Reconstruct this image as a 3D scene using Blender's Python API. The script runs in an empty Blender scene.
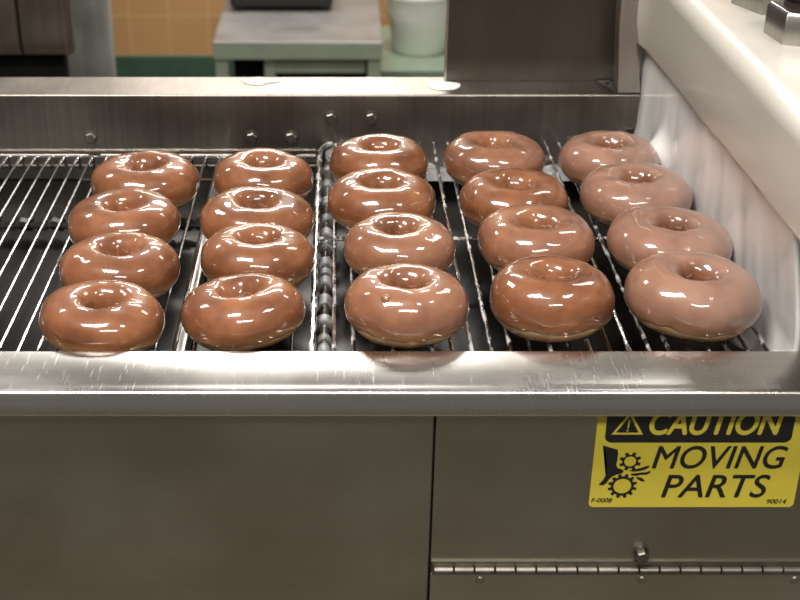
import bpy, bmesh, math, random
from mathutils import Vector, Matrix, noise
random.seed(7)
sc = bpy.context.scene
COL = sc.collection
R = math.radians

# ------------------------------------------------------------------ helpers
def tag(o, label=None, cat=None, group=None, kind=None):
    if label: o['label'] = label
    if cat: o['category'] = cat
    if group: o['group'] = group
    if kind: o['kind'] = kind
    return o

def empty(name, loc, label=None, cat=None, group=None):
    o = bpy.data.objects.new(name, None)
    COL.objects.link(o); o.location = loc; o.empty_display_size = .02
    o['_w'] = list(loc)
    return tag(o, label, cat, group)

def world_loc(o):
    p = Vector((0, 0, 0))
    while o: p += Vector(o.location); o = o.parent
    return p

def obj(name, bm, mat, parent=None, smooth=False, bevel=0, seg=2, local=False, angle=30):
    me = bpy.data.meshes.new(name)
    bmesh.ops.recalc_face_normals(bm, faces=bm.faces)
    bm.to_mesh(me); bm.free()
    o = bpy.data.objects.new(name, me); COL.objects.link(o)
    if mat: me.materials.append(mat)
    if parent:
        o.parent = parent
        if not local: o.location = -world_loc(parent)
    if bevel:
        m = o.modifiers.new('b', 'BEVEL'); m.width = bevel; m.segments = seg
        m.limit_method = 'ANGLE'; m.angle_limit = R(40); m.harden_normals = True
    if smooth or bevel:
        for p in me.polygons: p.use_smooth = True
    if bevel:
        try: me.set_sharp_from_angle(angle=R(70))
        except Exception: pass
    elif smooth and angle:
        try: me.set_sharp_from_angle(angle=R(angle))
        except Exception: pass
    return o

def box(bm, x0, x1, y0, y1, z0, z1):
    v = [bm.verts.new((x, y, z)) for x in (x0, x1) for y in (y0, y1) for z in (z0, z1)]
    for f in ((0,1,3,2),(4,6,7,5),(0,4,5,1),(2,3,7,6),(0,2,6,4),(1,5,7,3)):
        bm.faces.new([v[i] for i in f])

def B(*a):
    bm = bmesh.new(); box(bm, *a); return bm

def tube(bm, pts, r, seg=8, cap=True):
    pts = [Vector(p) for p in pts]; rings = []
    rr = r if callable(r) else (lambda i: r)
    up = None
    for i, p in enumerate(pts):
        t = (pts[min(i+1, len(pts)-1)] - pts[max(i-1, 0)]).normalized()
        if up is None: up = Vector((0,0,1)) if abs(t.z) < .9 else Vector((1,0,0))
        a = t.cross(up).normalized(); b = a.cross(t).normalized(); up = b
        rings.append([bm.verts.new(p + (a*math.cos(2*math.pi*k/seg) + b*math.sin(2*math.pi*k/seg))*rr(i)) for k in range(seg)])
    for A, Bq in zip(rings, rings[1:]):
        for k in range(seg): bm.faces.new((A[k], A[(k+1)%seg], Bq[(k+1)%seg], Bq[k]))
    if cap:
        bm.faces.new(rings[0]); bm.faces.new(rings[-1])

def sweep(bm, prof, axis, a0, a1, closed=True, steps=1, fn=None):
    """profile of (u,w): axis 'x' -> (a,u,w), axis 'y' -> (u,a,w)"""
    rings = []
    for s in range(steps+1):
        a = a0 + (a1-a0)*s/steps; ring = []
        for i, (u, w) in enumerate(prof):
            p = Vector((a, u, w)) if axis == 'x' else Vector((u, a, w))
            if fn: p = fn(p, i)
            ring.append(bm.verts.new(p))
        rings.append(ring)
    n = len(prof)
    for A, Bq in zip(rings, rings[1:]):
        for i in range(n if closed else n-1):
            bm.faces.new((A[i], A[(i+1)%n], Bq[(i+1)%n], Bq[i]))
    if closed:
        bm.faces.new(rings[0]); bm.faces.new(rings[-1])

def lathe(bm, prof, cx, cy, seg=48):
    rings = [[bm.verts.new((cx + r*math.cos(2*math.pi*k/seg), cy + r*math.sin(2*math.pi*k/seg), z)) for k in range(seg)] for r, z in prof]
    for A, Bq in zip(rings, rings[1:]):
        for k in range(seg): bm.faces.new((A[k], A[(k+1)%seg], Bq[(k+1)%seg], Bq[k]))
    bm.faces.new(rings[0]); bm.faces.new(rings[-1])

def hexbolt(bm, c, r, d, washer=True):
    """hex head bolt on a face that looks along -Y"""
    x, y, z = c
    if washer:
        v0 = [bm.verts.new((x+r*1.12*math.cos(a), y, z+r*1.12*math.sin(a))) for a in [2*math.pi*k/24 for k in range(24)]]
        v1 = [bm.verts.new((v.co.x, y-d*.25, v.co.z)) for v in v0]
        for k in range(24): bm.faces.new((v0[k], v0[(k+1)%24], v1[(k+1)%24], v1[k]))
        bm.faces.new(v1)
    h0 = [bm.verts.new((x+r*math.cos(a), y-d*.25, z+r*math.sin(a))) for a in [math.pi*k/3+.3 for k in range(6)]]
    h1 = [bm.verts.new((v.co.x, y-d*.85, v.co.z)) for v in h0]
    h2 = [bm.verts.new((x+(v.co.x-x)*.8, y-d, z+(v.co.z-z)*.8)) for v in h0]
    for A, Bq in ((h0, h1), (h1, h2)):
        for k in range(6): bm.faces.new((A[k], A[(k+1)%6], Bq[(k+1)%6], Bq[k]))
    bm.faces.new(h2)

# ------------------------------------------------------------------ materials
def new_mat(name):
    m = bpy.data.materials.new(name); m.use_nodes = True
    nt = m.node_tree; b = nt.nodes['Principled BSDF']
    return m, nt, b

def N(nt, typ, **kw):
    n = nt.nodes.new(typ)
    for k, v in kw.items():
        if k in n.inputs: n.inputs[k].default_value = v
        else: setattr(n, k, v)
    return n

def ramp(nt, src, stops):
    n = nt.nodes.new('ShaderNodeValToRGB')
    el = n.color_ramp.elements
    while len(el) < len(stops): el.new(.5)
    for e, (p, c) in zip(el, stops):
        e.position = p; e.color = (*c, 1) if len(c) == 3 else c
    nt.links.new(src, n.inputs[0]); return n

def coords(nt, scale):
    t = N(nt, 'ShaderNodeTexCoord'); mp = N(nt, 'ShaderNodeMapping')
    mp.inputs['Scale'].default_value = scale
    nt.links.new(t.outputs['Object'], mp.inputs['Vector']); return mp.outputs['Vector']

def steel(name, col=(.55,.53,.50), rough=.3, brush=(3,300,300), var=.12, bump=.0, stains=.0, scratch=False, aniso=0, metallic=1.0):
    m, nt, b = new_mat(name); L = nt.links.new
    b.inputs['Metallic'].default_value = metallic
    n = N(nt, 'ShaderNodeTexNoise', Scale=1.0, Detail=3.0); L(coords(nt, brush), n.inputs['Vector'])
    blot = N(nt, 'ShaderNodeTexNoise', Scale=9.0, Detail=4.0); L(coords(nt, (1,1,1)), blot.inputs['Vector'])
    a = tuple(c*(1-var) for c in col); c2 = tuple(min(1, c*(1+var)) for c in col)
    cr = ramp(nt, n.outputs['Fac'], [(.3, a), (.7, c2)])
    last = cr.outputs['Color']
    if stains:
        mx = N(nt, 'ShaderNodeMix', data_type='RGBA', blend_type='MULTIPLY'); mx.inputs['Factor'].default_value = stains
        br = ramp(nt, blot.outputs['Fac'], [(.35, (.45,.42,.38)), (.62, (1,1,1))])
        L(last, mx.inputs['A']); L(br.outputs['Color'], mx.inputs['B']); last = mx.outputs['Result']
    rr = N(nt, 'ShaderNodeMapRange'); rr.inputs['From Min'].default_value = .3; rr.inputs['From Max'].default_value = .7
    rr.inputs['To Min'].default_value = rough*.8; rr.inputs['To Max'].default_value = rough*1.25
    L(blot.outputs['Fac'], rr.inputs['Value']); rlast = rr.outputs['Result']
    bh = n.outputs['Fac']
    if scratch:
        # fine, short, near-straight scratches of several directions
        sn = None
        for ang, s in ((.25, 1.0), (-.35, 1.3), (.9, .9)):
            t = N(nt, 'ShaderNodeTexCoord'); mp = N(nt, 'ShaderNodeMapping')
            mp.inputs['Rotation'].default_value = (0, 0, ang); mp.inputs['Scale'].default_value = (700*s, 34*s, 60)
            L(t.outputs['Object'], mp.inputs['Vector'])
            w = N(nt, 'ShaderNodeTexNoise', Scale=1.0, Detail=1.0); L(mp.outputs['Vector'], w.inputs['Vector'])
            r2 = ramp(nt, w.outputs['Fac'], [(.69, (0,0,0)), (.78, (.45,.45,.45))])
            if sn is None: sn = r2.outputs['Color']
            else:
                ad = N(nt, 'ShaderNodeMath', operation='MAXIMUM'); L(sn, ad.inputs[0]); L(r2.outputs['Color'], ad.inputs[1]); sn = ad.outputs[0]
        mx = N(nt, 'ShaderNodeMix', data_type='RGBA'); L(sn, mx.inputs['Factor']); L(last, mx.inputs['A']); mx.inputs['B'].default_value = (.85,.84,.8,1)
        last = mx.outputs['Result']
        ra = N(nt, 'ShaderNodeMath', operation='MULTIPLY_ADD'); L(sn, ra.inputs[0]); ra.inputs[1].default_value = .3; L(rlast, ra.inputs[2]); rlast = ra.outputs[0]
    L(last, b.inputs['Base Color']); L(rlast, b.inputs['Roughness'])
    if bump:
        bp = N(nt, 'ShaderNodeBump', Strength=bump, Distance=.0004); L(bh, bp.inputs['Height']); L(bp.outputs['Normal'], b.inputs['Normal'])
    if aniso:
        b.inputs['Anisotropic'].default_value = aniso
        tg = N(nt, 'ShaderNodeCombineXYZ'); tg.inputs[0].default_value = 1.0; L(tg.outputs[0], b.inputs['Tangent'])
    return m

def plain(name, col, rough=.5, metallic=0, coat=0, var=.08, scale=20, bump=0, spec=.5):
    m, nt, b = new_mat(name); L = nt.links.new
    n = N(nt, 'ShaderNodeTexNoise', Scale=float(scale), Detail=4.0); L(coords(nt, (1,1,1)), n.inputs['Vector'])
    cr = ramp(nt, n.outputs['Fac'], [(.3, tuple(c*(1-var) for c in col)), (.7, tuple(min(1, c*(1+var)) for c in col))])
    L(cr.outputs['Color'], b.inputs['Base Color'])
    b.inputs['Roughness'].default_value = rough; b.inputs['Metallic'].default_value = metallic
    b.inputs['Coat Weight'].default_value = coat; b.inputs['Coat Roughness'].default_value = .05
    b.inputs['Specular IOR Level'].default_value = spec
    if bump:
        bp = N(nt, 'ShaderNodeBump', Strength=bump, Distance=.002); L(n.outputs['Fac'], bp.inputs['Height']); L(bp.outputs['Normal'], b.inputs['Normal'])
    return m

def glaze_mat(name, top, deep, film, film_amt):
    """sugar glaze over fried dough: brown skin, paler low band, optional milky film on one side"""
    m, nt, b = new_mat(name); L = nt.links.new
    t = N(nt, 'ShaderNodeTexCoord'); sx = N(nt, 'ShaderNodeSeparateXYZ'); L(t.outputs['Object'], sx.inputs[0])
    oi = N(nt, 'ShaderNodeObjectInfo')
    off = N(nt, 'ShaderNodeVectorMath', operation='ADD'); L(t.outputs['Object'], off.inputs[0])
    cmb = N(nt, 'ShaderNodeCombineXYZ'); mul = N(nt, 'ShaderNodeMath', operation='MULTIPLY'); mul.inputs[1].default_value = 13.0
    L(oi.outputs['Random'], mul.inputs[0]); L(mul.outputs[0], cmb.inputs[0]); L(cmb.outputs[0], off.inputs[1])
    n1 = N(nt, 'ShaderNodeTexNoise', Scale=30.0, Detail=6.0); L(off.outputs[0], n1.inputs['Vector'])
    n2 = N(nt, 'ShaderNodeTexNoise', Scale=170.0, Detail=3.0); L(off.outputs[0], n2.inputs['Vector'])
    mid = tuple((a+c)/2 for a, c in zip(top, deep))
    c1 = ramp(nt, n1.outputs['Fac'], [(.32, deep), (.5, mid), (.68, top)])
    # pale fried-line band low on the side
    zz = N(nt, 'ShaderNodeMath', operation='MULTIPLY_ADD'); L(n1.outputs['Fac'], zz.inputs[0]); zz.inputs[1].default_value = .008; L(sx.outputs['Z'], zz.inputs[2])
    band = ramp(nt, zz.outputs[0], [(0, (0,0,0))])
    mr = N(nt, 'ShaderNodeMapRange', interpolation_type='SMOOTHSTEP'); L(zz.outputs[0], mr.inputs['Value'])
    mr.inputs['From Min'].default_value = .0240; mr.inputs['From Max'].default_value = .0140; mr.inputs['To Max'].default_value = .85
    mx = N(nt, 'ShaderNodeMix', data_type='RGBA'); L(mr.outputs['Result'], mx.inputs['Factor']); L(c1.outputs['Color'], mx.inputs['A'])
    mx.inputs['B'].default_value = (.38, .205, .085, 1)
    sp = ramp(nt, n2.outputs['Fac'], [(.3, (.86,.84,.82)), (.6, (1,1,1))])
    m2 = N(nt, 'ShaderNodeMix', data_type='RGBA', blend_type='MULTIPLY'); m2.inputs['Factor'].default_value = .8
    L(mx.outputs['Result'], m2.inputs['A']); L(sp.outputs['Color'], m2.inputs['B'])
    last = m2.outputs['Result']
    if film_amt:
        fx = N(nt, 'ShaderNodeMath', operation='MULTIPLY_ADD'); L(sx.outputs['X'], fx.inputs[0]); fx.inputs[1].default_value = 9.0
        L(n1.outputs['Fac'], fx.inputs[2])
        f2 = N(nt, 'ShaderNodeMapRange', interpolation_type='SMOOTHSTEP'); L(fx.outputs[0], f2.inputs['Value'])
        f2.inputs['From Min'].default_value = .12; f2.inputs['From Max'].default_value = .85; f2.inputs['To Min'].default_value = film_amt*.45; f2.inputs['To Max'].default_value = film_amt
        zf = N(nt, 'ShaderNodeMapRange', interpolation_type='SMOOTHSTEP'); L(sx.outputs['Z'], zf.inputs['Value'])
        zf.inputs['From Min'].default_value = .012; zf.inputs['From Max'].default_value = .024
        ln = N(nt, 'ShaderNodeVectorMath', operation='LENGTH'); fl = N(nt, 'ShaderNodeVectorMath', operation='MULTIPLY'); fl.inputs[1].default_value = (1,1,0)
        L(t.outputs['Object'], fl.inputs[0]); L(fl.outputs[0], ln.inputs[0])
        hl = N(nt, 'ShaderNodeMapRange', interpolation_type='SMOOTHSTEP'); L(ln.outputs['Value'], hl.inputs['Value']); hl.inputs['From Min'].default_value = .010; hl.inputs['From Max'].default_value = .021
        m0 = N(nt, 'ShaderNodeMath', operation='MULTIPLY'); L(f2.outputs['Result'], m0.inputs[0]); L(hl.outputs['Result'], m0.inputs[1]); f2 = m0
        ml = N(nt, 'ShaderNodeMath', operation='MULTIPLY'); L(f2.outputs[0], ml.inputs[0]); L(zf.outputs['Result'], ml.inputs[1])
        m3 = N(nt, 'ShaderNodeMix', data_type='RGBA'); L(ml.outputs[0], m3.inputs['Factor']); L(last, m3.inputs['A']); m3.inputs['B'].default_value = (*film, 1)
        last = m3.outputs['Result']
    L(last, b.inputs['Base Color'])
    b.inputs['Roughness'].default_value = .4; b.inputs['Specular IOR Level'].default_value = .2
    b.inputs['Coat Weight'].default_value = 1.0; b.inputs['Coat Roughness'].default_value = .015; b.inputs['Coat IOR'].default_value = 1.5
    bp = N(nt, 'ShaderNodeBump', Strength=.35, Distance=.0012); L(n1.outputs['Fac'], bp.inputs['Height'])
    L(bp.outputs['Normal'], b.inputs['Normal'])
    bq = N(nt, 'ShaderNodeBump', Strength=.22, Distance=.0012); 
    n3 = N(nt, 'ShaderNodeTexNoise', Scale=60.0, Detail=1.5); L(off.outputs[0], n3.inputs['Vector']); L(n3.outputs['Fac'], bq.inputs['Height'])
    L(bq.outputs['Normal'], b.inputs['Coat Normal'])
    return m

def dough_mat():
    m, nt, b = new_mat('fried_dough'); L = nt.links.new
    t = N(nt, 'ShaderNodeTexCoord'); sx = N(nt, 'ShaderNodeSeparateXYZ'); L(t.outputs['Object'], sx.inputs[0])
    n1 = N(nt, 'ShaderNodeTexNoise', Scale=45.0, Detail=5.0); L(t.outputs['Object'], n1.inputs['Vector'])
    zz = N(nt, 'ShaderNodeMath', operation='MULTIPLY_ADD'); L(n1.outputs['Fac'], zz.inputs[0]); zz.inputs[1].default_value = .006; L(sx.outputs['Z'], zz.inputs[2])
    mr = N(nt, 'ShaderNodeMapRange'); L(zz.outputs[0], mr.inputs['Value']); mr.inputs['From Min'].default_value = 0; mr.inputs['From Max'].default_value = .044
    cr = ramp(nt, mr.outputs['Result'], [(0.05, (.25,.105,.04)), (.22, (.36,.18,.075)), (.36, (.62,.40,.2)), (.5, (.55,.33,.15)), (.65, (.33,.15,.06))])
    L(cr.outputs['Color'], b.inputs['Base Color'])
    b.inputs['Roughness'].default_value = .4; b.inputs['Coat Weight'].default_value = .5; b.inputs['Coat Roughness'].default_value = .12
    return m

def tile_mat():
    m, nt, b = new_mat('tan_wall_tile'); L = nt.links.new
    t = N(nt, 'ShaderNodeTexCoord'); sx = N(nt, 'ShaderNodeSeparateXYZ'); L(t.outputs['Object'], sx.inputs[0])
    cb = N(nt, 'ShaderNodeCombineXYZ')
    ax = N(nt, 'ShaderNodeMath', operation='ADD'); L(sx.outputs['X'], ax.inputs[0]); ax.inputs[1].default_value = .7903
    az = N(nt, 'ShaderNodeMath', operation='ADD'); L(sx.outputs['Z'], az.inputs[0]); az.inputs[1].default_value = .7921
    L(ax.outputs[0], cb.inputs[0]); L(az.outputs[0], cb.inputs[1])
    br = N(nt, 'ShaderNodeTexBrick', offset=0.0, squash=1.0); L(cb.outputs[0], br.inputs['Vector'])
    br.inputs['Scale'].default_value = 1.0; br.inputs['Brick Width'].default_value = .148; br.inputs['Row Height'].default_value = .151
    br.inputs['Mortar Size'].default_value = .003; br.inputs['Mortar Smooth'].default_value = .4
    br.inputs['Color1'].default_value = (.44,.25,.105,1); br.inputs['Color2'].default_value = (.40,.225,.095,1); br.inputs['Mortar'].default_value = (.50,.33,.17,1)
    L(br.outputs['Color'], b.inputs['Base Color']); b.inputs['Roughness'].default_value = .3
    return m

def white_glaze(name, col, var=.06, streak=False, rough=.12, bump=.12, coat=.9):
    m, nt, b = new_mat(name); L = nt.links.new
    n = N(nt, 'ShaderNodeTexNoise', Scale=1.0, Detail=3.0); L(coords(nt, (14,14,3) if streak else (9,9,9)), n.inputs['Vector'])
    cr = ramp(nt, n.outputs['Fac'], [(.3, tuple(c*(1-var) for c in col)), (.7, tuple(min(1,c*(1+var)) for c in col))])
    L(cr.outputs['Color'], b.inputs['Base Color'])
    b.inputs['Roughness'].default_value = .35; b.inputs['Coat Weight'].default_value = coat; b.inputs['Coat Roughness'].default_value = rough*.4
    bp = N(nt, 'ShaderNodeBump', Strength=bump, Distance=.004); L(n.outputs['Fac'], bp.inputs['Height'])
    L(bp.outputs['Normal'], b.inputs['Coat Normal'])
    return m

def wire_mat(name, glazed):
    m, nt, b = new_mat(name); L = nt.links.new
    n = N(nt, 'ShaderNodeTexNoise', Scale=1.0, Detail=4.0); L(coords(nt, (160,60,160)), n.inputs['Vector'])
    lo, hi = (.50, .62) if glazed else (.66, .74)
    f = ramp(nt, n.outputs['Fac'], [(lo, (0,0,0)), (hi, (1,1,1))])
    mx = N(nt, 'ShaderNodeMix', data_type='RGBA'); L(f.outputs['Color'], mx.inputs['Factor'])
    mx.inputs['A'].default_value = (.42,.41,.40,1); mx.inputs['B'].default_value = (.42,.41,.40,1)
    L(mx.outputs['Result'], b.inputs['Base Color'])
    inv = N(nt, 'ShaderNodeMath', operation='SUBTRACT'); inv.inputs[0].default_value = 1; L(f.outputs['Color'], inv.inputs[1])
    L(inv.outputs[0], b.inputs['Metallic']); b.inputs['Roughness'].default_value = .2
    b.inputs['Coat Weight'].default_value = .4
    bp = N(nt, 'ShaderNodeBump', Strength=.4, Distance=.0008); L(n.outputs['Fac'], bp.inputs['Height']); L(bp.outputs['Normal'], b.inputs['Normal'])
    return m

M = {}
M['rail'] = steel('brushed_rail_steel', (.62,.60,.57), .27, (2.5,260,260), .06, .0, .12, scratch=True, aniso=.75)
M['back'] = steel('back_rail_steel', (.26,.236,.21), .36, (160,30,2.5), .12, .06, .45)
M['panel'] = steel('cabinet_panel_steel', (.36,.335,.28), .38, (2.0,120,120), .03, .02, .12)
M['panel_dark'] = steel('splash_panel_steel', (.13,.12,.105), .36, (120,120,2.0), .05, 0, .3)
M['post'] = steel('post_steel', (.48,.46,.43), .33, (120,120,3), .1, 0, .3)
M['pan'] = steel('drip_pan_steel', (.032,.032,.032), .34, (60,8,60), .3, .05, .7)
M['chrome'] = steel('bolt_steel', (.5,.48,.45), .25, (90,90,90), .2, 0, .3)
M['boltdark'] = steel('dull_bolt_steel', (.19,.175,.155), .42, (90,90,90), .2, 0, .3)
M['wire'] = wire_mat('chrome_wire', False)
M['wire_glazed'] = wire_mat('glazed_wire', True)
M['gloop'] = white_glaze('set_glaze', (.21,.21,.21), .35)
M['caked'] = plain('caked_grey_glaze', (.15,.15,.15), .45, var=.5, scale=150)
M['hood'] = white_glaze('glaze_coated_enamel', (.48,.45,.40), .03, False, .5, .05, .8)
M['curtain'] = white_glaze('flowing_glaze', (.72,.70,.69), .10, True, .3)
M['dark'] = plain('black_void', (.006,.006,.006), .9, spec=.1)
M['black'] = plain('black_plastic', (.015,.015,.016), .3)
M['yellow'] = plain('sign_yellow', (.60,.49,.05), .45, var=.04, scale=60)
M['ink'] = plain('sign_black', (.010,.010,.011), .4, var=.02)
M['tile'] = tile_mat()
M['green'] = plain('green_cove_tile', (.035,.075,.048), .35, var=.15)
M['floor'] = plain('dark_quarry_floor', (.095,.083,.062), .45, var=.3, scale=6)
M['tabletop'] = steel('table_steel', (.22,.215,.21), .5, (2,80,80), .05, 0, .12, metallic=.6)
M['tableframe'] = plain('table_frame_green_cast', (.32,.37,.29), .4, metallic=.3, var=.08)  # apron's green, a floor reflection, is put into this frame colour
M['bucket'] = plain('white_bucket_plastic', (.74,.76,.70), .4, var=.03)
M['shelf'] = plain('pale_green_shelf', (.17,.22,.16), .4, var=.08)
M['cabinet'] = steel('fryer_cabinet_steel', (.30,.26,.235), .36, (70,70,2), .1, 0, .2)
M['column'] = steel('grey_panel_steel', (.40,.41,.39), .5, (30,30,2), .12, 0, .5, metallic=.4)
M['dough'] = dough_mat()
BR_T, BR_D = (.225,.086,.036), (.105,.034,.013)
M['glaze'] = glaze_mat('clear_brown_glaze', BR_T, BR_D, (.5,.4,.35), 0)
M['glaze_mid'] = glaze_mat('setting_glaze', BR_T, BR_D, (.30,.165,.115), .3)
M['glaze_fresh'] = glaze_mat('fresh_milky_glaze', BR_T, BR_D, (.315,.195,.150), .8)

# ------------------------------------------------------------------ the room behind
FZ = -1.03
o = obj('floor', B(-3.2, 3.2, -1.6, 4.85, FZ-.05, FZ), M['floor']); tag(o, kind='structure')
o = obj('wall_back', B(-3.2, 3.2, 4.8, 4.9, FZ, 1.75), M['tile']); tag(o, kind='structure')
o = obj('baseboard_back', B(-3.2, 3.2, 4.785, 4.8, FZ, -.9435), M['green'], bevel=.004); tag(o, kind='structure')

# fryer cabinet far left
t = empty('steel_cabinet', (-.75, 2.4, -.24), 'brown-grey stainless steel cabinet with two doors at far left behind the conveyor', 'cabinet')
def rounded_box(x0,x1,y0,y1,z0,z1): return B(x0,x1,y0,y1,z0,z1)
obj('cabinet_body', B(-1.3, -.508, 2.415, 2.45, -.250, .75), M['cabinet'], t, bevel=.012, seg=4)
def cab_door(x0, x1):
    bm = bmesh.new()
    sweep(bm, [(2.414,-.245),(2.395,-.24),(2.388,-.225),(2.386,-.21),(2.39,.7),(2.414,.7)], 'x', x0, x1)
    return bm
obj('door', cab_door(-1.25, -.6025), M['cabinet'], t, bevel=.003)
obj('door', cab_door(-.5985, -.517), M['cabinet'], t, bevel=.003)
obj('base', B(-1.3, -.53, 2.43, 2.46, FZ, -.251), M['dark'], t)  # near-black colour paints in the shade of the void below the cabinet
o = obj('steel_column', B(-.70, -.5425, 3.0, 3.06, FZ, .9), M['column'], None, bevel=.012); tag(o, 'grey steel upright panel between the left cabinet and tan tiles', 'panel')

# low steel table
t = empty('steel_table', (-.1, 3.6, FZ), 'low stainless steel work table with pale green legs behind the back rail', 'table')
TZ = -.5; X0, X1, Y0, Y1 = -.343, .1155, 3.405, 4.1
bm = bmesh.new(); box(bm, X0, X1, Y0, Y1, TZ-.008, TZ)
obj('table_top', bm, M['tabletop'], t, bevel=.004)
obj('apron', B(X0+.002, X1-.002, Y0+.003, Y0+.02, TZ-.05, TZ-.008), M['tableframe'], t, bevel=.003)
for x in (X0+.004, X1-.04):
    for y in (Y0+.022, Y1-.06):
        obj('leg', B(x, x+.036, y, y+.036, FZ, TZ-.008), M['tableframe'], t, bevel=.003)
bm = bmesh.new(); box(bm, -.205, .115-.045, Y0+.06, Y0+.075, TZ-.105, TZ-.068); 
obj('drawer_rail', bm, M['tableframe'], t, bevel=.003)
obj('drawer_post', B(-.208, -.178, Y0+.05, Y0+.08, -.72, TZ-.05), M['tableframe'], t, bevel=.003)
obj('table_shade_sheet', B(-.30, .08, Y0+.16, Y0+.17, -.95, TZ-.02), M['dark'], t)  # added near-black sheet, stands in for the shade under the tabletop
o = None
# black appliance standing on the table
t = empty('black_appliance', (-.13, 3.86, TZ), 'black low appliance base with rounded corners on the steel table', 'appliance')
obj('base', B(-.318, -.022, 3.72, 4.0, TZ+.012, TZ+.17), M['black'], t, bevel=.01, seg=3)
for x in (-.30, -.06):
    bm = bmesh.new(); lathe(bm, [(.012, TZ), (.014, TZ+.013)], x+.01, 3.745, 16); obj('foot', bm, M['black'], t, True)

# bucket on low shelf
t = empty('low_shelf_unit', (.35, 4.25, FZ), 'pale green low shelf unit under the white bucket', 'shelf')
obj('shelf_board', B(.128, .55, 3.97, 4.5, -.795, -.75), M['shelf'], t, bevel=.004)
for x in (.14, .50):
    obj('leg', B(x, x+.04, 4.02, 4.06, FZ, -.795), M['shelf'], t, bevel=.003)
obj('shelf_shade_sheet', B(.13, .55, 4.1, 4.12, FZ, -.795), M['dark'], t)  # black backing added as painted darkness below the shelf board
t = empty('white_bucket', (.262, 4.20, -.75), 'translucent white plastic bucket on the green shelf beside the dark splash panel', 'bucket')
bm = bmesh.new(); lathe(bm, [(.060,-.75),(.084,-.75),(.090,-.745),(.105,-.60),(.110,-.52),(.106,-.52),(.098,-.60),(.08,-.738),(.01,-.738)], .262, 4.20, 56)
obj('pail', bm, M['bucket'], t, True, angle=50)
bm = bmesh.new(); lathe(bm, [(.107,-.565),(.115,-.565),(.115,-.553),(.108,-.553)], .262, 4.20, 56); obj('rim_band', bm, M['bucket'], t, True)
bm = bmesh.new(); tube(bm, [(.262-.113, 4.2, -.55), (.262-.118, 4.17, -.58), (.262-.112, 4.12, -.61), (.262-.09, 4.085, -.625)], .003, 8); obj('handle', bm, M['chrome'], t, True)

# ------------------------------------------------------------------ conveyor machine
# back rail
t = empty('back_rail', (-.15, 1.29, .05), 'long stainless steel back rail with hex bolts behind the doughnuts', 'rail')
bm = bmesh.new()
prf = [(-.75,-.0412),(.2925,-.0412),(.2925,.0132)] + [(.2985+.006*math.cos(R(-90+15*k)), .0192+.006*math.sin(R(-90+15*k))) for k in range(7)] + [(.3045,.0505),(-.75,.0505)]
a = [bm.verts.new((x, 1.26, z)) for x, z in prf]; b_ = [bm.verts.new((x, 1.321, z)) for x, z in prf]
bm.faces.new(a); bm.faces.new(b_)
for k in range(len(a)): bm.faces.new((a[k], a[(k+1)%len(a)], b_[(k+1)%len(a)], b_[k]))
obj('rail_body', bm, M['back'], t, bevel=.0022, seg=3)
for x, z in ((-.2555,.0054), (-.0904,.0054), (-.0503,.0054), (-.0092,.0262), (.0316,.0262)):
    bm = bmesh.new(); hexbolt(bm, (x, 1.26, z), .0062, .006); obj('bolt', bm, M['boltdark'], t, True)
bm = bmesh.new()
vs = [bm.verts.new((.1075+.0165*math.cos(a)*(1+.08*math.sin(3*a)), 1.288+.016*math.sin(a)*(1+.1*math.cos(2*a)), .0510)) for a in [2*math.pi*k/36 for k in range(36)]]
bm.faces.new(vs); tag(obj('dried_glaze_spot', bm, plain('dried_glaze', (.62,.62,.6), .5, var=.15, scale=120), t), 'pale round dried glaze smear')
bm = bmesh.new()
vs = [bm.verts.new((-.085+.020*math.cos(a)*(1+.22*math.sin(3*a+1)), 1.304+.012*math.sin(a)*(1+.25*math.cos(4*a)), .0510)) for a in [2*math.pi*k/36 for k in range(36)]]
bm.faces.new(vs); tag(obj('dried_glaze_spot', bm, plain('dried_glaze_grey', (.40,.40,.39), .6, var=.15, scale=120), t), 'grey irregular dried smear')

# splash panel behind the rail, with its end post
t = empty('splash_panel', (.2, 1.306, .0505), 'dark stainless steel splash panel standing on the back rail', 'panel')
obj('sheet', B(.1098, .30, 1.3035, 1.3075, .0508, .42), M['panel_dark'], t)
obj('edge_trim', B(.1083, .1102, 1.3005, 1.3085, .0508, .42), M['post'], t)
bm = bmesh.new()
v = [(.2805,.0508),(.3040,.0508),(.2930,.125),(.2890,.42),(.2715,.42),(.2755,.125)]
a = [bm.verts.new((x, 1.262, z)) for x, z in v]; b_ = [bm.verts.new((x+.004, 1.303, z)) for x, z in v]
bm.faces.new(a); bm.faces.new(b_)
for k in range(6): bm.faces.new((a[k], a[(k+1)%6], b_[(k+1)%6], b_[k]))
obj('end_post', bm, M['post'], t, bevel=.0015)
bm = bmesh.new()
v = [(.266,1.300),(.2795,1.262),(.2795,1.300)]
a = [bm.verts.new((x, y, .0509)) for x, y in v]; b_ = [bm.verts.new((x, y, .0530)) for x, y in v]
bm.faces.new(a); bm.faces.new(b_)
for k in range(3): bm.faces.new((a[k], a[(k+1)%3], b_[(k+1)%3], b_[k]))
br_ = obj('foot_bracket', bm, M['post'], t)
bm = bmesh.new(); lathe(bm, [(.0024,.0528),(.0024,.0534)], .2755, 1.290, 16); obj('screw_hole', bm, M['dark'], br_, True)

# front rail
t = empty('front_rail', (0, .77, .012), 'wide flat stainless steel front rail with scratches below the doughnuts', 'rail')
bm = bmesh.new()
sweep(bm, [(.8005,-.0415),(.8005,.0105),(.799,.012),(.7545,.012),(.7515,.0112),(.7475,.0118),(.7445,.0108),(.7432,.0085),(.7432,-.0068),(.745,-.0085),(.784,-.0085),(.784,-.0415)], 'x', -.75, .3262)
obj('rail_body', bm, M['rail'], t, bevel=.0008, seg=2)
obj('end_cap', B(.3262, .75, .7445, .79, -.0085, .0105), M['panel'], t, bevel=.002)

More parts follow.
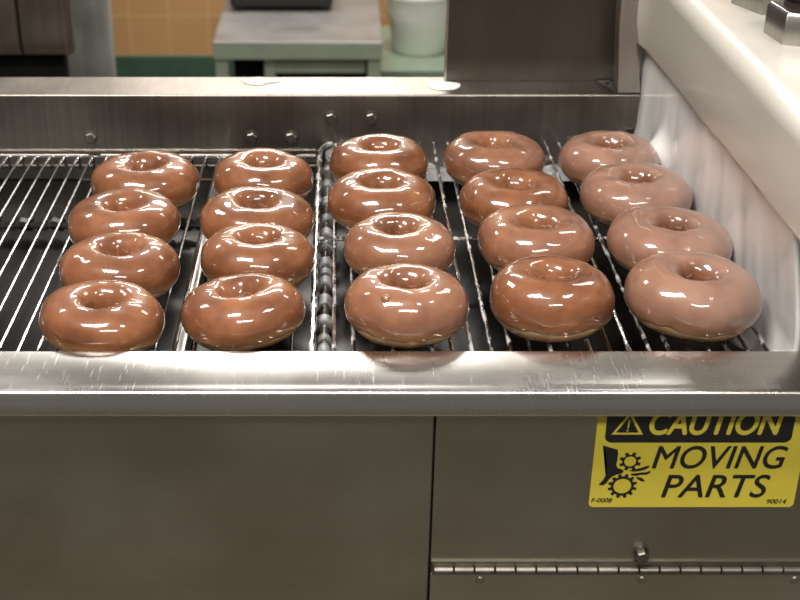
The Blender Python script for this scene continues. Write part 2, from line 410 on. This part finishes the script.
# drip pan under the racks
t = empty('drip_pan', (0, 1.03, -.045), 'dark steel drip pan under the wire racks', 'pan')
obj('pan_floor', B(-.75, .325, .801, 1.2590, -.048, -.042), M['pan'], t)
bm = bmesh.new(); box(bm, -.2195, -.198, .802, .955, -.0415, -.033); obj('slide_strip', bm, M['post'], t, bevel=.001)
bm = bmesh.new(); box(bm, -.1285, -.117, .802, 1.258, -.036, -.020); tag(obj('support_bar', bm, M['post'], t, bevel=.002), 'bright flat bar between two doughnut columns')
# chain across under the left rack
bm = bmesh.new()
tube(bm, [(-.74, 1.116, -.030), (-.04, 1.116, -.030)], .0035, 8)
for k in range(46):
    x = -.73 + k*.0150
    tube(bm, [(x-.0045, 1.1165+.002*(k%2), -.0295), (x+.0045, 1.1165-.002*(k%2), -.0295)], .0062, 8)
obj('roller_chain', bm, plain('oily_chain', (.05,.048,.045), .3, metallic=.8), t, True)
# glaze pooled along the ledges
def pool(x0, x1, y0, y1, z, seed, h=.004):
    bm = bmesh.new(); nx, ny = max(8, int((x1-x0)/.004)), max(4, int((y1-y0)/.004)); g = []
    for i in range(nx+1):
        row = []
        for j in range(ny+1):
            x = x0+(x1-x0)*i/nx; y = y0+(y1-y0)*j/ny
            e = min(i, nx-i)/nx*10; e2 = min(j, ny-j)/ny*3; k = min(1, e, e2+.0)
            x += .003*noise.noise((x*60, y*60, seed)); y += .003*noise.noise((x*60, y*60, seed+9))
            row.append(bm.verts.new((x, y, z + (h*(.6+.8*noise.noise((x*70, y*70, seed))))*max(0,k)**.5)))
        g.append(row)
    for i in range(nx):
        for j in range(ny): bm.faces.new((g[i][j], g[i+1][j], g[i+1][j+1], g[i][j+1]))
    return bm
tag(obj('glaze_pool', pool(-.01, .30, 1.222, 1.2595, -.028, 3, .010), M['gloop'], t, True), 'white glaze pooled along the back of the pan')
tag(obj('glaze_pool', pool(.11, .21, .803, .828, -.030, 5, .012), M['gloop'], t, True), 'white glaze pooled at the front under the fourth column')
tag(obj('glaze_pool', pool(.235, .322, .803, .836, -.026, 8, .012), M['gloop'], t, True), 'white glaze pooled at the front under the last column')
# drive shaft with glaze-caked rollers beside the tray
bm = bmesh.new(); tube(bm, [(-.0122, .806, -.016), (-.0122, 1.24, -.016)], .0042, 12)
sh = obj('drive_shaft', bm, M['chrome'], t, True)
y = .825
while y < 1.22:
    w = random.uniform(.007, .016)
    if random.random() < .72:
        bm = bmesh.new(); r0 = random.uniform(.0058, .0074)
        tube(bm, [(-.0122, y, -.016), (-.0122, y+.001, -.016), (-.0122, y+w-.001, -.016), (-.0122, y+w, -.016)], lambda i, r0=r0: (r0*.8, r0, r0, r0*.8)[i], 14)
        obj('roller', bm, M['caked'], sh, True)
    y += w + random.uniform(.004, .012)

# left wire conveyor
t = empty('wire_conveyor', (-.2, 1.03, -.008), 'bare chrome wire conveyor rack under the two left doughnut columns', 'conveyor')
WR = .0014
k = 0
x = -.3690
while x < -.028:
    bm = bmesh.new(); j = random.uniform(-.0004, .0004); zt = -.008-WR
    tube(bm, [(x+j, .803, zt), (x+j*.3, .95, zt), (x, 1.10, zt), (x, 1.232, zt), (x, 1.2445, zt-.0008), (x, 1.249, zt-.005), (x, 1.2505, zt-.016)], WR, 8)
    obj('wire', bm, M['wire'], t, True); x += .01447
bm = bmesh.new(); tube(bm, [(-.74, 1.2525, -.0125), (-.025, 1.2525, -.0125)], .0019, 8); obj('cross_wire', bm, M['wire'], t, True)
bm = bmesh.new(); tube(bm, [(-.74, 1.2535, -.0235), (-.025, 1.2535, -.0235)], .0013, 8); obj('cross_wire', bm, M['boltdark'], t, True)

# glazing screen on the right
t = empty('glazing_screen', (.15, 1.05, 0), 'glaze-caked wire screen tray under the three right doughnut columns', 'wire rack')
TY = 1.2735
def lump(p, seed, amp):
    return Vector(p)
pts = []
for k in range(60): pts.append((-.0205 + .0012*noise.noise((0, k*.9, 3)), .803 + (1.235-.803)*k/59, -.0022))
for k in range(1, 10):
    a = math.pi/2*k/10; pts.append((-.0205+.036*(1-math.cos(a)), 1.235+.036*math.sin(a), -.0022))
n0 = len(pts)
for k in range(60):
    x = .0165 + (.300-.0165)*k/59; pts.append((x, 1.2712 - .010*max(0,(x-.2))/.1 + .0008*noise.noise((k*.7, 5, 1)), -.0022+.0006*noise.noise((k*.8, 1, 2))))
bm = bmesh.new(); tube(bm, pts, lambda i: .0026*(1+.28*noise.noise((i*.45, 4.4, 0))), 10)
fr = obj('frame', bm, M['wire_glazed'], t, True)
# clots of glaze twisted on the back edge
for k in range(20):
    x = .012 + k*.0152; y = 1.2712 - .010*max(0,(x-.2))/.1
    bm = bmesh.new(); tube(bm, [(x-.005, y+.0022, -.0042), (x-.002, y+.0005, -.0008), (x+.002, y-.0012, .0004), (x+.0055, y-.003, -.0026)], lambda i: (.0012,.0023,.0026,.0014)[i], 8)
    obj('glaze_clot', bm, M['gloop'], fr, True)
bm = bmesh.new()
bmesh.ops.create_icosphere(bm, subdivisions=4, radius=1)
for v in bm.verts:
    c = v.co.copy(); v.co = Vector((.0015+c.x*.017, 1.249+c.y*.019, -.010+c.z*.006)) * 1.0
    v.co += c*.0022*noise.noise(c*2.3)
tag(obj('glaze_clot', bm, M['gloop'], fr, True), 'white lump of glaze in the corner of the frame')
x = -.0046; k = 0
while x < .321:
    y1 = 1.268 if x > .012 else 1.2712 - (.012-x)*.9
    if x > .30: y1 = 1.02
    bm = bmesh.new(); zt = -WR-.0002; npt = 26
    p_ = [(x + .0003*noise.noise((k, q*.5, 0)), .803+(y1-.803)*q/(npt-1), zt) for q in range(npt)]
    tube(bm, p_, lambda i, k=k: .0017*(1+.18*noise.noise((k*3.1, i*.9, 0))), 8)
    obj('wire', bm, M['wire_glazed'], t, True); x += .01438; k += 1
bm = bmesh.new(); tube(bm, [(-.02, 1.03, -.0055), (.305, 1.03, -.0055)], .002, 8); obj('cross_wire', bm, M['wire_glazed'], t, True)
bm = bmesh.new(); tube(bm, [(-.02, .812, -.0055), (.318, .812, -.0055)], .002, 8); obj('cross_wire', bm, M['wire_glazed'], t, True)

# front panels
t = empty('steel_side_panel', (-.3, .76, -.1), 'plain stainless steel lower panel on the left under the front rail', 'panel')
bm = bmesh.new(); box(bm, -.75, .0652, .7600, .783, -.62, -.0090); obj('sheet', bm, M['panel'], t, bevel=.0012)
t = empty('steel_upper_panel', (.25, .7615, -.08), 'stainless steel panel behind the yellow caution sign under the front rail', 'panel')
obj('sheet', B(.0668, .75, .7618, .783, -.1452, -.0090), M['panel'], t)
obj('seam_strip', B(.0653, .0667, .7635, .77, -.62, -.0090), M['dark'], t)
bm = bmesh.new(); hexbolt(bm, (.2209, .7618, -.1367), .0052, .007); tag(obj('bolt', bm, M['boltdark'], t, True), 'hex bolt above the hinge')
t = empty('access_door', (.25, .7615, -.3), 'stainless steel access door hanging below the piano hinge', 'door')
obj('door_sheet', B(.0668, .75, .7608, .783, -.62, -.1552), steel('access_door_steel', (.44,.41,.35), .36, (2,120,120), .03, .02, .1), t, bevel=.0006)
for x in (.1039, .2241, .3374):
    bm = bmesh.new()
    v0 = [bm.verts.new((x+.0037*math.cos(2*math.pi*q/24), .7608, -.1615+.0037*math.sin(2*math.pi*q/24))) for q in range(24)]
    v1 = [bm.verts.new((x+.0029*math.cos(2*math.pi*q/24), .7598, -.1615+.0029*math.sin(2*math.pi*q/24))) for q in range(24)]
    for q in range(24): bm.faces.new((v0[q], v0[(q+1)%24], v1[(q+1)%24], v1[q]))
    bm.faces.new(v1); obj('rivet', bm, M['panel'], t, True)
t = empty('piano_hinge', (.25, .7600, -.150), 'long steel piano hinge above the access door', 'hinge')
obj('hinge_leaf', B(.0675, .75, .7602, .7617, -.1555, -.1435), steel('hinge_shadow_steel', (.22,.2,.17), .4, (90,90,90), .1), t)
k = 0; x = .0685
while x < .42:
    bm = bmesh.new(); w = .01512
    tube(bm, [(x+.0004, .7583, -.1502), (x+.0009, .7583, -.1502), (x+w-.0009, .7583, -.1502), (x+w-.0004, .7583, -.1502)], lambda i: (.0026,.0032,.0032,.0026)[i], 16)
    obj('knuckle', bm, M['boltdark'], t, True); x += w; k += 1

# ------------------------------------------------------------------ caution sign
SY = .7618
t = empty('caution_sign', (.25, SY, -.05), 'yellow and black CAUTION MOVING PARTS sign stuck to the steel panel', 'sign')
def flat(name, pts, y, mat, parent, thick=.0001):
    bm = bmesh.new(); a = [bm.verts.new((x, y, z)) for x, z in pts]
    bm.faces.new(a)
    bmesh.ops.triangulate(bm, faces=bm.faces[:]) if len(pts) > 4 else None
    return obj(name, bm, mat, parent)
def rrect(x0, x1, z0, z1, r, skew=0, n=6):
    p = []
    for cx, cz, a0 in ((x1-r, z1-r, 0), (x0+r, z1-r, 90), (x0+r, z0+r, 180), (x1-r, z0+r, 270)):
        for k in range(n+1):
            a = R(a0+90*k/n); p.append((cx+r*math.cos(a)+skew*(cz-z0), cz+r*math.sin(a)))
    return p
bm = bmesh.new(); pts = rrect(.1786, .3258, -.0955, -.0095, .0035)
a = [bm.verts.new((x, SY-.0003, z)) for x, z in pts]; b_ = [bm.verts.new((x, SY, z)) for x, z in pts]
bm.faces.new(a)
for k in range(len(a)): bm.faces.new((a[k], a[(k+1)%len(a)], b_[(k+1)%len(a)], b_[k]))
obj('sign_plate', bm, M['yellow'], t)
hd = flat('header_band', rrect(.1850, .3155, -.0403, -.0096, .005), SY-.0005, M['ink'], t)
def text(name, s, x0, x1, z0, z1, y, mat, parent, shear=.22, bold=.0, thick=0):
    cu = bpy.data.curves.new(name, 'FONT'); cu.body = s; cu.size = 1; cu.shear = shear; cu.resolution_u = 6; cu.offset = bold
    to = bpy.data.objects.new('tmp', cu); COL.objects.link(to)
    dg = bpy.context.evaluated_depsgraph_get(); dg.update()
    me = bpy.data.meshes.new_from_object(to.evaluated_get(dg))
    bpy.data.objects.remove(to); bpy.data.curves.remove(cu)
    xs = [v.co.x for v in me.vertices]; ys = [v.co.y for v in me.vertices]
    sx = (x1-x0)/(max(xs)-min(xs)); sz = (z1-z0)/(max(ys)-min(ys)); mx_, my = min(xs), min(ys)
    for v in me.vertices:
        v.co = Vector((x0+(v.co.x-mx_)*sx, y, z0+(v.co.y-my)*sz))
    if thick:
        tb = bmesh.new(); tb.from_mesh(me); src = [f for f in tb.faces]
        for q, (dx, dz) in enumerate(((thick,0),(-thick,0),(0,thick),(0,-thick))):
            d = bmesh.ops.duplicate(tb, geom=src)
            for v in d['geom']:
                if isinstance(v, bmesh.types.BMVert): v.co.x += dx; v.co.z += dz; v.co.y -= .00002*(q+1)
        tb.to_mesh(me); tb.free()
    me.materials.clear(); me.materials.append(mat); me.name = name
    o = bpy.data.objects.new(name, me); COL.objects.link(o); o.parent = parent; o.location = -world_loc(parent); return o
text('header_lettering', 'CAUTION', .2155, .3070, -.0333, -.0148, SY-.0007, M['yellow'], hd, .2, 0, .0006)
text('message_lettering', 'MOVING', .2207, .3143, -.0620, -.0432, SY-.0005, M['ink'], t, .2, 0, .00032)
text('message_lettering', 'PARTS', .2300, .3055, -.0868, -.0675, SY-.0005, M['ink'], t, .2, 0, .00032)
text('code_lettering', 'F-0008', .1803, .1950, -.0912, -.0875, SY-.0005, M['ink'], t, .2, 0, .0001)
text('code_lettering', '90014', .3062, .3200, -.0922, -.0885, SY-.0005, M['ink'], t, .2, 0, .0001)
# warning triangle (outline) with exclamation mark
def tri_ring():
    bm = bmesh.new(); c = (.2001, -.0268)
    outer = [(.1892,-.0335),(.2112,-.0335),(.2010,-.0147)]
    inner = [(.1921,-.0319),(.2082,-.0319),(.2008,-.0181)]
    a = [bm.verts.new((x, SY-.0007, z)) for x, z in outer]; b = [bm.verts.new((x, SY-.0007, z)) for x, z in inner]
    for k in range(3): bm.faces.new((a[k], a[(k+1)%3], b[(k+1)%3], b[k]))
    return bm
tr = obj('warning_triangle', tri_ring(), M['yellow'], hd)
bm = bmesh.new()
for q in ([(.2000,-.0287),(.2006,-.0287),(.2016,-.0212),(.2000,-.0212)], rrect(.1994,.2008,-.0308,-.0295,.0005)):
    bm.faces.new([bm.verts.new((x, SY-.0007, z)) for x, z in q])
obj('exclamation_mark', bm, M['yellow'], hd)
def gear(cx, cz, ro, ri, rt, n, ph):
    bm = bmesh.new(); seg = n*8; oa = []; ia = []
    for k in range(seg):
        a = 2*math.pi*k/seg + ph; fr_ = (k % 8)
        r = rt if fr_ in (2,3,4,5) else ro
        oa.append(bm.verts.new((cx+r*math.cos(a), SY-.0006, cz+r*math.sin(a)))); ia.append(bm.verts.new((cx+ri*math.cos(a), SY-.0006, cz+ri*math.sin(a))))
    for k in range(seg): bm.faces.new((oa[k], oa[(k+1)%seg], ia[(k+1)%seg], ia[k]))
    return bm
obj('gear_symbol', gear(.2047, -.0560, .0056, .0042, .0078, 8, .1), M['ink'], t)
obj('gear_symbol', gear(.2012, -.0770, .0082, .0063, .0104, 12, .05), M['ink'], t)
hand = [(.1842,-.0425),(.1897,-.0444),(.1950,-.0462),(.1957,-.0500),(.1955,-.0530),(.1949,-.0556),(.1952,-.0590),(.1965,-.0618),(.1990,-.0625),(.2010,-.0640),(.2000,-.0662),(.1965,-.0672),(.1932,-.0690),(.1912,-.0715),(.1895,-.0748),(.1872,-.0765),(.1844,-.0762),(.1845,-.0752),(.1868,-.0722),(.1885,-.0680),(.1888,-.0620),(.1880,-.0540),(.1862,-.0470)]
flat('hand_symbol', hand, SY-.0005, M['ink'], t)
for fp in ([(.2085,-.0628),(.2120,-.0618),(.2150,-.0606),(.2185,-.0594),(.2188,-.0608),(.2160,-.0630),(.2120,-.0643),(.2085,-.0648),(.2040,-.0640)],
           [(.2060,-.0665),(.2100,-.0660),(.2140,-.0654),(.2170,-.0652),(.2198,-.0640),(.2200,-.0655),(.2175,-.0674),(.2140,-.0674),(.2100,-.0684),(.2065,-.0680)],
           [(.2100,-.0690),(.2125,-.0694),(.2150,-.0706),(.2168,-.0724),(.2158,-.0734),(.2135,-.0726),(.2110,-.0708)]):
    flat('finger_symbol', fp, SY-.0005, M['ink'], t)

# ------------------------------------------------------------------ glaze hood on the right
t = empty('glaze_hood', (.45, 1.0, .14), 'big cream-white glaze-coated waterfall hood along the right side', 'glazing machine')
prof = []
def arc(cx, cz, r, a0, a1, n=8): return [(cx+r*math.cos(R(a0+(a1-a0)*k/n)), cz+r*math.sin(R(a0+(a1-a0)*k/n))) for k in range(n+1)]
prof += [(.75,.092),(.34,.092),(.325,.094)] + [(.312,.0965)] + arc(.3055,.1035,.0065,-90,-180,6)[1:] 
prof += [(.2978,.112),(.2970,.125),(.2968,.150),(.2972,.163)] + arc(.3125,.1680,.0155,180,92,10) + [(.325,.1842),(.345,.1846),(.40,.185),(.50,.186),(.75,.187)]
def hood_fn(p, i):
    s = (p.y-.66)/(1.285-.66)             # 0 near camera, 1 far
    q = p.copy()
    if p.z < .14: q.z += (.013*(1-s)+.001*s)*max(0, min(1, (.14-p.z)/.03))
    q.x += .0012*noise.noise((p.y*9, p.z*9, 1.0))
    # the far end curls back towards the post
    e = max(0, (p.y-1.225)/.06)
    q.x += -.010*e*e*(1 if p.z > .12 else .6) if p.x < .33 else 0
    return q
bm = bmesh.new(); sweep(bm, prof, 'y', .66, 1.285, True, 60, hood_fn)
obj('hood_shell', bm, M['hood'], t, True, angle=50)
# falling glaze curtain under the hood lip
bm = bmesh.new(); rows = []
ny, nz = 90, 40
for i in range(ny+1):
    y = .808 + (1.283-.808)*i/ny; row = []
    s = (y-.83)/(1.236-.83)
    xb = .3300 + (.3085-.3300)*s
    for j in range(nz+1):
        w = j/nz; z = -.03 + (.108+.03)*w
        x = xb + (.3125-xb)*max(0, (z+.0)/.108)**1.4
        x += .0040*noise.noise((y*22, z*5, 2.0))*(1-w*.7) + .0015*noise.noise((y*70, z*12, 4.0))*(1-w)
        # rounded bulge near the far end
        d2 = ((y-1.17)/.022)**2 + ((z-.018)/.018)**2
        x -= .016*math.exp(-d2*1.2)
        if z < .012: x -= .010*((.012-z)/.03)**2 * (.6+.8*noise.noise((y*40, 3, 1)))
        row.append(bm.verts.new((x, y, z)))
    rows.append(row)
for i in range(ny):
    for j in range(nz): bm.faces.new((rows[i][j], rows[i+1][j], rows[i+1][j+1], rows[i][j+1]))
bm2 = bm
o = obj('glaze_curtain', bm2, M['curtain'], t, True, angle=0)
sm = o.modifiers.new('s', 'SOLIDIFY'); sm.thickness = .004; sm.offset = -1
tag(o, 'sheet of white glaze falling below the hood lip')
obj('end_plate', B(.289, .35, 1.2855, 1.29, -.03, .12), M['curtain'], t, bevel=.001)
bm = bmesh.new()
tube(bm, [(.3060+.0012*noise.noise((k*.5,1,1)), .70+.5*k/60, 1.0*.1080-.0096*k/60+.0012*noise.noise((k*.4,2,2))) for k in range(61)], lambda i: .0022*(1+.6*noise.noise((i*.35,3,3))), 10)
tag(obj('glaze_bead', bm, M['hood'], t, True), 'uneven bead of glaze along the lower lip')
# rounded foot where curtain meets the rail
bm = bmesh.new(); bmesh.ops.create_icosphere(bm, subdivisions=3, radius=1)
for v in bm.verts:
    c = v.co.copy(); v.co = Vector((.3215+c.x*.014, .812+c.y*.008, -.001+c.z*.005)); v.co += c*.002*noise.noise(c*1.9)
obj('glaze_drip', bm, M['curtain'], t, True)

# hex fitting on the hood
t = empty('hex_fitting', (.362, .995, .186), 'grey hexagonal steel fitting with dark knurled collar on the hood', 'fitting')
cx_, cy_ = .3677, .9908; hr = .0370
bm = bmesh.new(); ra_ = [(hr*.985,.1835),(hr,.1850),(hr,.2065),(hr*.93,.2092)]
rings = [[bm.verts.new((cx_+r*math.cos(R(60*q+36)), cy_+r*math.sin(R(60*q+36)), z)) for q in range(6)] for r, z in ra_]
for A, Bq in zip(rings, rings[1:]):
    for q in range(6): bm.faces.new((A[q], A[(q+1)%6], Bq[(q+1)%6], Bq[q]))
bm.faces.new(rings[0]); bm.faces.new(rings[-1])
obj('hex_nut', bm, M['post'], t, bevel=.0008)
bm = bmesh.new(); lathe(bm, [(.0262,.2085),(.0262,.213),(.0245,.2135),(.0245,.2165),(.0270,.217),(.0270,.2185)], cx_, cy_, 40); obj('collar', bm, plain('dark_collar', (.06,.05,.045), .35, metallic=.7), t, True)
bm = bmesh.new(); seg = 96
rg = [[bm.verts.new((cx_+(r+(.0009 if (q//2)%2 else 0))*math.cos(2*math.pi*q/seg), cy_+(r+(.0009 if (q//2)%2 else 0))*math.sin(2*math.pi*q/seg), z)) for q in range(seg)] for r, z in ((.0270,.2185),(.0282,.2200),(.0282,.240),(.0265,.242))]
for A, Bq in zip(rg, rg[1:]):
    for q in range(seg): bm.faces.new((A[q], A[(q+1)%seg], Bq[(q+1)%seg], Bq[q]))
bm.faces.new(rg[-1]); obj('knurled_cap', bm, M['chrome'], t)
# second block behind it
bm = bmesh.new()
v = [(.3330,1.098),(.3475,1.056),(.392,1.075),(.3725,1.118)]
a = [bm.verts.new((x, y, .1835)) for x, y in v]; b_ = [bm.verts.new((x, y, .225)) for x, y in v]
bm.faces.new(a); bm.faces.new(b_)
for k in range(4): bm.faces.new((a[k], a[(k+1)%4], b_[(k+1)%4], b_[k]))
o = obj('steel_block', bm, M['post'], None, bevel=.001); tag(o, 'grey steel block on the hood behind the hexagonal fitting', 'fitting')

# ------------------------------------------------------------------ doughnuts
def doughnut_surface(D, h, seed, ky, k_hole=1.0, tall=(0, 0)):
    a = D*.238; Rm = D/2 - a; b = h/2; ai = D*.158
    hx, hy = D*.018*noise.noise((seed, 1, 0))*2, D*.018*noise.noise((seed, 2, 0))*2
    def P(u, v, off=0.0):
        cu, su = math.cos(u), math.sin(u); cv, sv = math.cos(v), math.sin(v)
        fat = 1 + .095*noise.noise((cu*.9+seed*3.1, su*.9, .3)) + .03*noise.noise((cu*2.1+seed, su*2.1, 2.7))
        ex = 1.0
        ccv = math.copysign(abs(cv)**.94, cv); ssv = math.copysign(abs(sv)**.94, sv)
        inner = 1.06 if cv < 0 else 1.0
        rr = Rm*(1+.02*noise.noise((cu+seed*7, su, 5))) + (ai*fat if cv < 0 else a*fat)*ccv
        z = b + b*(1+.5*(fat-1))*ssv*(.96 if sv > 0 else 1)
        z += (tall[0]*cu + tall[1]*su)*(z/h)
        if cv < 0:   # hole wanders, torn and uneven
            rr += D*.016*noise.noise((cu*1.6+seed*5, su*1.6, sv*1.2))
        x = rr*cu; y = rr*su*ky
        if rr < Rm:
            x += hx*(1-rr/Rm); y += hy*(1-rr/Rm)
        z = max(z, .0006+.0005*abs(noise.noise((x*90, y*90, seed))))
        p = Vector((x, y, z))
        p += Vector((cu, su, sv)).normalized()*.0008*noise.noise((x*75+seed, y*75, z*75))
        if off: p += Vector((cu*cv, su*cv, sv))*off
        return p
    return P

def dough_bm(P, nu=88, nv=36):
    bm = bmesh.new()
    g = [[bm.verts.new(P(2*math.pi*i/nu, 2*math.pi*j/nv)) for j in range(nv)] for i in range(nu)]
    for i in range(nu):
        for j in range(nv):
            bm.faces.new((g[i][j], g[(i+1)%nu][j], g[(i+1)%nu][(j+1)%nv], g[i][(j+1)%nv]))
    return bm

def glaze_bm(P, seed, low, nu=112, nv=40):
    bm = bmesh.new(); g = []
    for i in range(nu):
        u = 2*math.pi*i/nu; cu, su = math.cos(u), math.sin(u)
        lo = R(low) + R(9)*noise.noise((cu*1.5+seed, su*1.5, 9)) + R(5)*noise.noise((cu*5+seed, su*5, 3))
        hi = math.pi + R(38)
        row = []
        for j in range(nv+1):
            w = j/nv; v = lo + (hi-lo)*w
            e = min(w, 1-w)*nv
            off = .0007*min(1, e/2.0)**.6 - (.0004 if e < .5 else 0)
            row.append(bm.verts.new(P(u, v, off)))
        g.append(row)
    for i in range(nu):
        for j in range(nv): bm.faces.new((g[i][j], g[(i+1)%nu][j], g[(i+1)%nu][j+1], g[i][j+1]))
    return bm

# column, x, y, diameter, height, base z, glaze kind, tilt (x,y deg), taller side, label
DN = [
 ('A', -.1806, 1.1167, .0985, .041, 'glaze', (0,0), (0,0), 'brown glazed doughnut farthest back in the leftmost column'),
 ('A', -.1847, 1.0224, .0960, .041, 'glaze', (-1,-2), (0,0), 'brown glazed doughnut second from the back in the leftmost column'),
 ('A', -.1758, .9325, .0930, .041, 'glaze', (-1,0), (0,0), 'brown glazed doughnut second from the front rail in the leftmost column'),
 ('A', -.1773, .8485, .0912, .038, 'glaze', (-1,3), (0,0), 'brown glazed doughnut nearest the front rail in the leftmost column'),
 ('B', -.0722, 1.1243, .0925, .041, 'glaze', (0,2), (0,0), 'brown glazed doughnut farthest back in the second column from left'),
 ('B', -.0720, 1.0312, .0972, .040, 'glaze', (0,1), (0,0), 'brown glazed doughnut second from the back in the second column from left'),
 ('B', -.0674, .9516, .0912, .041, 'glaze', (-2,1), (0,0), 'brown glazed doughnut second from the front in the second column from left'),
 ('B', -.0716, .8590, .0925, .040, 'glaze', (-4,-5), (0,0), 'tilted brown glazed doughnut with pale side nearest the front in the second column from left'),
 ('C', .0377, 1.1438, .0925, .041, 'glaze', (0,0), (0,0), 'brown glazed doughnut farthest back in the middle column'),
 ('C', .0365, 1.0526, .0960, .041, 'glaze', (0,0), (0,0), 'brown glazed doughnut second from the back in the middle column'),
 ('C', .0476, .9568, .0890, .040, 'glaze_mid', (0,0), (0,0), 'brown glazed doughnut second from the front in the middle column'),
 ('C', .0493, .8510, .0912, .044, 'glaze_mid', (-2,0), (0,0), 'brown glazed doughnut with small blister nearest the front in the middle column'),
 ('D', .1456, 1.1540, .0958, .041, 'glaze_mid', (0,0), (0,0), 'brown glazed doughnut farthest back in the fourth column from left'),
 ('D', .1526, 1.0532, .0943, .041, 'glaze', (0,0), (0,0), 'brown glazed doughnut second from the back in the fourth column from left'),
 ('D', .1605, .9640, .0952, .043, 'glaze_mid', (0,0), (0,0), 'brown glazed doughnut second from the front in the fourth column from left'),
 ('D', .1575, .8590, .0908, .0465, 'glaze', (-2,0), (0,0), 'dark golden glazed doughnut nearest the front in the fourth column from left'),
 ('E', .2545, 1.1525, .0919, .041, 'glaze_fresh', (0,0), (0,0), 'milky pinkish glazed doughnut farthest back beside the hood'),
 ('E', .2621, 1.0662, .0985, .041, 'glaze_fresh', (0,0), (0,0), 'milky pinkish glazed doughnut second from the back beside the hood'),
 ('E', .2685, .9639, .1000, .041, 'glaze_fresh', (0,2), (0,0), 'milky pinkish glazed doughnut second from the front beside the hood'),
 ('E', .2640, .8650, .0992, .0455, 'glaze_fresh', (0,3), (0,0), 'milky pinkish glazed doughnut nearest the front beside the hood'),
]
for i, (c, x, y, D, h, gm, tl, tall, lab) in enumerate(DN):
    z0 = -.008 if c in 'AB' else 0.0
    t = empty('glazed_doughnut', (x, y, z0), lab, 'doughnut', 'glazed doughnuts on the conveyor')
    t.rotation_euler = (R(tl[0]), R(tl[1]), random.uniform(-.12, .12))
    P = doughnut_surface(D, h, i*1.37+.5, .94)
    obj('dough', dough_bm(P), M['dough'], t, True, local=True, angle=0)
    obj('glaze', glaze_bm(P, i*1.37+.5, -30), M[gm], t, True, local=True, angle=0)

    if lab.startswith('brown glazed doughnut with small blister'):
        bm = bmesh.new(); bmesh.ops.create_icosphere(bm, subdivisions=3, radius=1)
        p0 = P(R(-112), R(58), .0008); nrm = Vector((math.cos(R(-113))*.67, math.sin(R(-113))*.67, .74)); q_ = nrm.to_track_quat('Z', 'Y').to_matrix()
        for v in bm.verts:
            c = v.co.copy(); v.co = p0 + q_ @ Vector((c.x*.0036, c.y*.0032, c.z*.0019))
        tag(obj('glaze_blister', bm, M[gm], t, True, local=True, angle=0), 'small round blister in the glaze')

# ------------------------------------------------------------------ lights
def area(name, loc, rot, sx, sy, power, col=(1,.96,.9), spread=180):
    l = bpy.data.lights.new(name, 'AREA'); l.shape = 'RECTANGLE'; l.size = sx; l.size_y = sy; l.energy = power; l.color = col; l.spread = R(spread)
    o = bpy.data.objects.new(name, l); COL.objects.link(o); o.location = loc; o.rotation_euler = rot; return o
area('ceiling_or_fill_lamp', (.035, 3.72, 1.72), (0,0,0), 1.13, .38, 85)
area('ceiling_or_fill_lamp', (1.25, 2.3, 1.72), (0,0,0), .8, .4, 15)
area('ceiling_or_fill_lamp', (-1.5, 2.3, 1.72), (0,0,0), .6, .4, 18)
area('ceiling_or_fill_lamp', (-.55, .35, 1.72), (0,0,0), .75, .42, 60)
area('ceiling_or_fill_lamp', (.85, .45, 1.72), (0,0,0), .35, .25, 16)
area('ceiling_or_fill_lamp', (.2, -1.0, 1.72), (0,0,0), 1.3, .4, 55)  # added fill behind the camera, brightens the sign and front panels
area('wall_lamp', (-.3, 4.70, 1.12), (R(-90),0,0), 1.35, .16, 9)
w = bpy.data.worlds.new('world'); sc.world = w; w.use_nodes = True
w.node_tree.nodes['Background'].inputs[0].default_value = (.9,.86,.78,1); w.node_tree.nodes['Background'].inputs[1].default_value = .2

# ------------------------------------------------------------------ camera
cam = bpy.data.cameras.new('camera'); co = bpy.data.objects.new('camera', cam); COL.objects.link(co)
co.location = (0, 0, .46); co.rotation_euler = (R(90-27.02), 0, 0)
cam.sensor_width = 36; cam.lens = 1294*36/800; cam.shift_x = .075; cam.clip_start = .01
cam.dof.use_dof = True; cam.dof.focus_distance = 1.02; cam.dof.aperture_fstop = 11
sc.camera = co
sc.view_settings.view_transform = 'Standard'; sc.view_settings.look = 'None'; sc.view_settings.exposure = 0; sc.view_settings.gamma = 1
sc.cycles.use_denoising = True
sc.cycles.max_bounces = 8
for o in bpy.data.objects:
    if '_w' in o: del o['_w']
